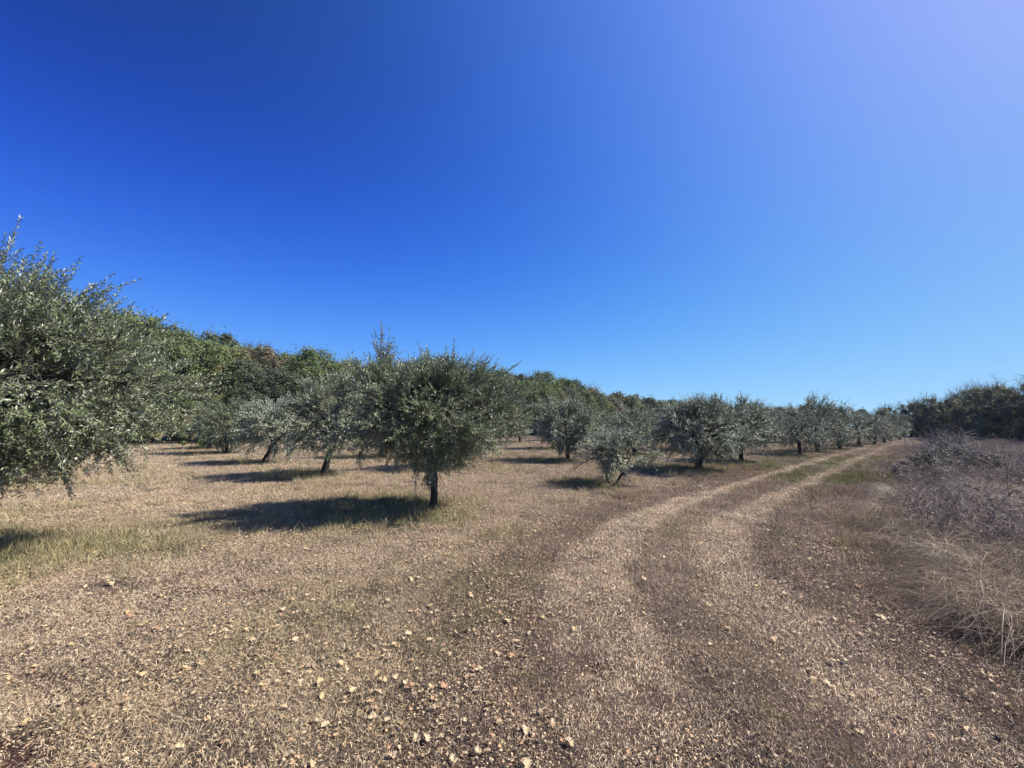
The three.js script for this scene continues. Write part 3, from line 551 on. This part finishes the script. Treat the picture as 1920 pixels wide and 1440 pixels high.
  [[7.15, -5.7, 1.15, 'dark dead weed stalk standing at the picture rim among the brambles'], [10.3, -10.4, 0.95, 'dark dead weed stalk standing where the thicket meets the green verge'], [12.6, -11.9, 0.8, 'short dead weed stalk behind the green verge'], [15.6, -12.4, 1.2, 'tall dead weed stalk deep among the brambles']].forEach(([x, z, s, label], i) => {
    const o = thing('dead_stalk', label, 'weed', [x, land(x, z), z], i * 1.7, s, 'dead weed stalks'); mesh('stem', st[i % 2], M.cane, o);
  });
}

// ------------------------------------------------------------------ fallen oak leaves
{
  const r = rng(2024);
  const oakLeaf = (seed, col) => {
    const q = rng(seed), g = new Acc(), N = 9, c0 = 0.35 + 0.5 * q(), c1 = (q() - 0.5) * 1.2, L = 1, left = [], right = [], midr = [];
    const at = (u, w) => [w, 0.06 + c0 * (w * w) * 1.6 + c1 * (u - 0.5) * (u - 0.5) * 0.5 + 0.08 * Math.sin(u * 9 + w * 6 + seed), u * L - 0.5];
    const tone = (k) => col.map((v) => v * (0.85 + 0.3 * k));
    for (let i = 0; i <= N; i++) {
      const u = i / N, w = (i === 0 ? 0.02 : i === N ? 0.03 : (0.12 + 0.26 * Math.sin(Math.PI * Math.pow(u, 0.75))) * (i % 2 ? 1.15 : 0.45) * (0.85 + 0.3 * q())), k = tone(q());
      left.push(g.v(at(u, -w), [0, 1, 0], k)); midr.push(g.v(at(u, 0), [0, 1, 0], tone(0.9))); right.push(g.v(at(u, w), [0, 1, 0], k));
    }
    for (let i = 0; i < N; i++) { g.t(left[i], left[i + 1], midr[i]); g.t(midr[i], left[i + 1], midr[i + 1]); g.t(midr[i], midr[i + 1], right[i]); g.t(right[i], midr[i + 1], right[i + 1]); }
    const geo = g.build(); geo.computeVertexNormals(); return geo;
  };
  const TONES = [['pale straw-coloured', [0.45, 0.345, 0.205]], ['yellow-tan', [0.42, 0.30, 0.15]], ['rusty orange', [0.33, 0.19, 0.105]], ['grey-brown', [0.26, 0.18, 0.115]]];
  const protos = TONES.map(([, c], t) => [0, 1, 2, 3].map((i) => oakLeaf(t * 31 + i * 5 + 1, c))), all = [];
  for (let i = 0; i < 15000; i++) {
    const d = 1.3 + 12.5 * Math.pow(r(), 0.8), a = (r() - 0.5) * 2.1, x = Math.sin(a) * d, z = -Math.cos(a) * d;
    const keep = (x < 0.2 ? 1 : 0.42) * (1 - 0.65 * ss(4.5, 9, d)) * (0.2 + 1.6 * ss(0.35, 0.7, fbm(x * 1.3, z * 1.3))) * Math.min(1, d / 3.4);
    if (r() > keep * 1.25 || (x > 2 && thicket(x, z) > 0.6)) continue;
    const q = r(), t = q < 0.46 ? 0 : q < 0.72 ? 1 : q < 0.88 ? 2 : 3;
    all.push([x, z, d, t, Math.floor(r() * 4), 0.017 + 0.045 * Math.pow(r(), 3), r() * 6.28, (r() - 0.5) * 0.9, (r() - 0.5) * 0.9]);
  }
  all.sort((a, b) => a[2] / a[5] - b[2] / b[5]);
  const rest = {};
  all.forEach(([x, z, d, t, v, s, turn, tx, tz], i) => {
    const y = land(x, z) + 0.012 + 0.014 * hash2(i, 3);
    if (i < 300) {
      const m = new THREE.Mesh(protos[t][v], M.litter); m.name = numbered('fallen_leaf'); m.position.set(x, y, z); m.rotation.set(tx, turn, tz, 'YXZ'); m.scale.setScalar(s); m.castShadow = m.receiveShadow = true;
      m.userData = { label: `curled ${TONES[t][0]} fallen oak leaf lying on the short grass in the foreground`, category: 'leaf', group: `${TONES[t][0]} fallen leaves` }; scene.add(m);
    } else (rest[t * 4 + v] ||= []).push([x, y, z, turn, s, [1, 1, 1], tx, tz]);
  });
  for (const k in rest) instanced('x', protos[Math.floor(k / 4)][k % 4], M.litter, rest[k], 'scattered dry oak leaves further off on the grass', 'leaf litter').name = numbered('leaf_litter');
}

renderer.setSize(1024, 768);
renderer.render(scene, camera);
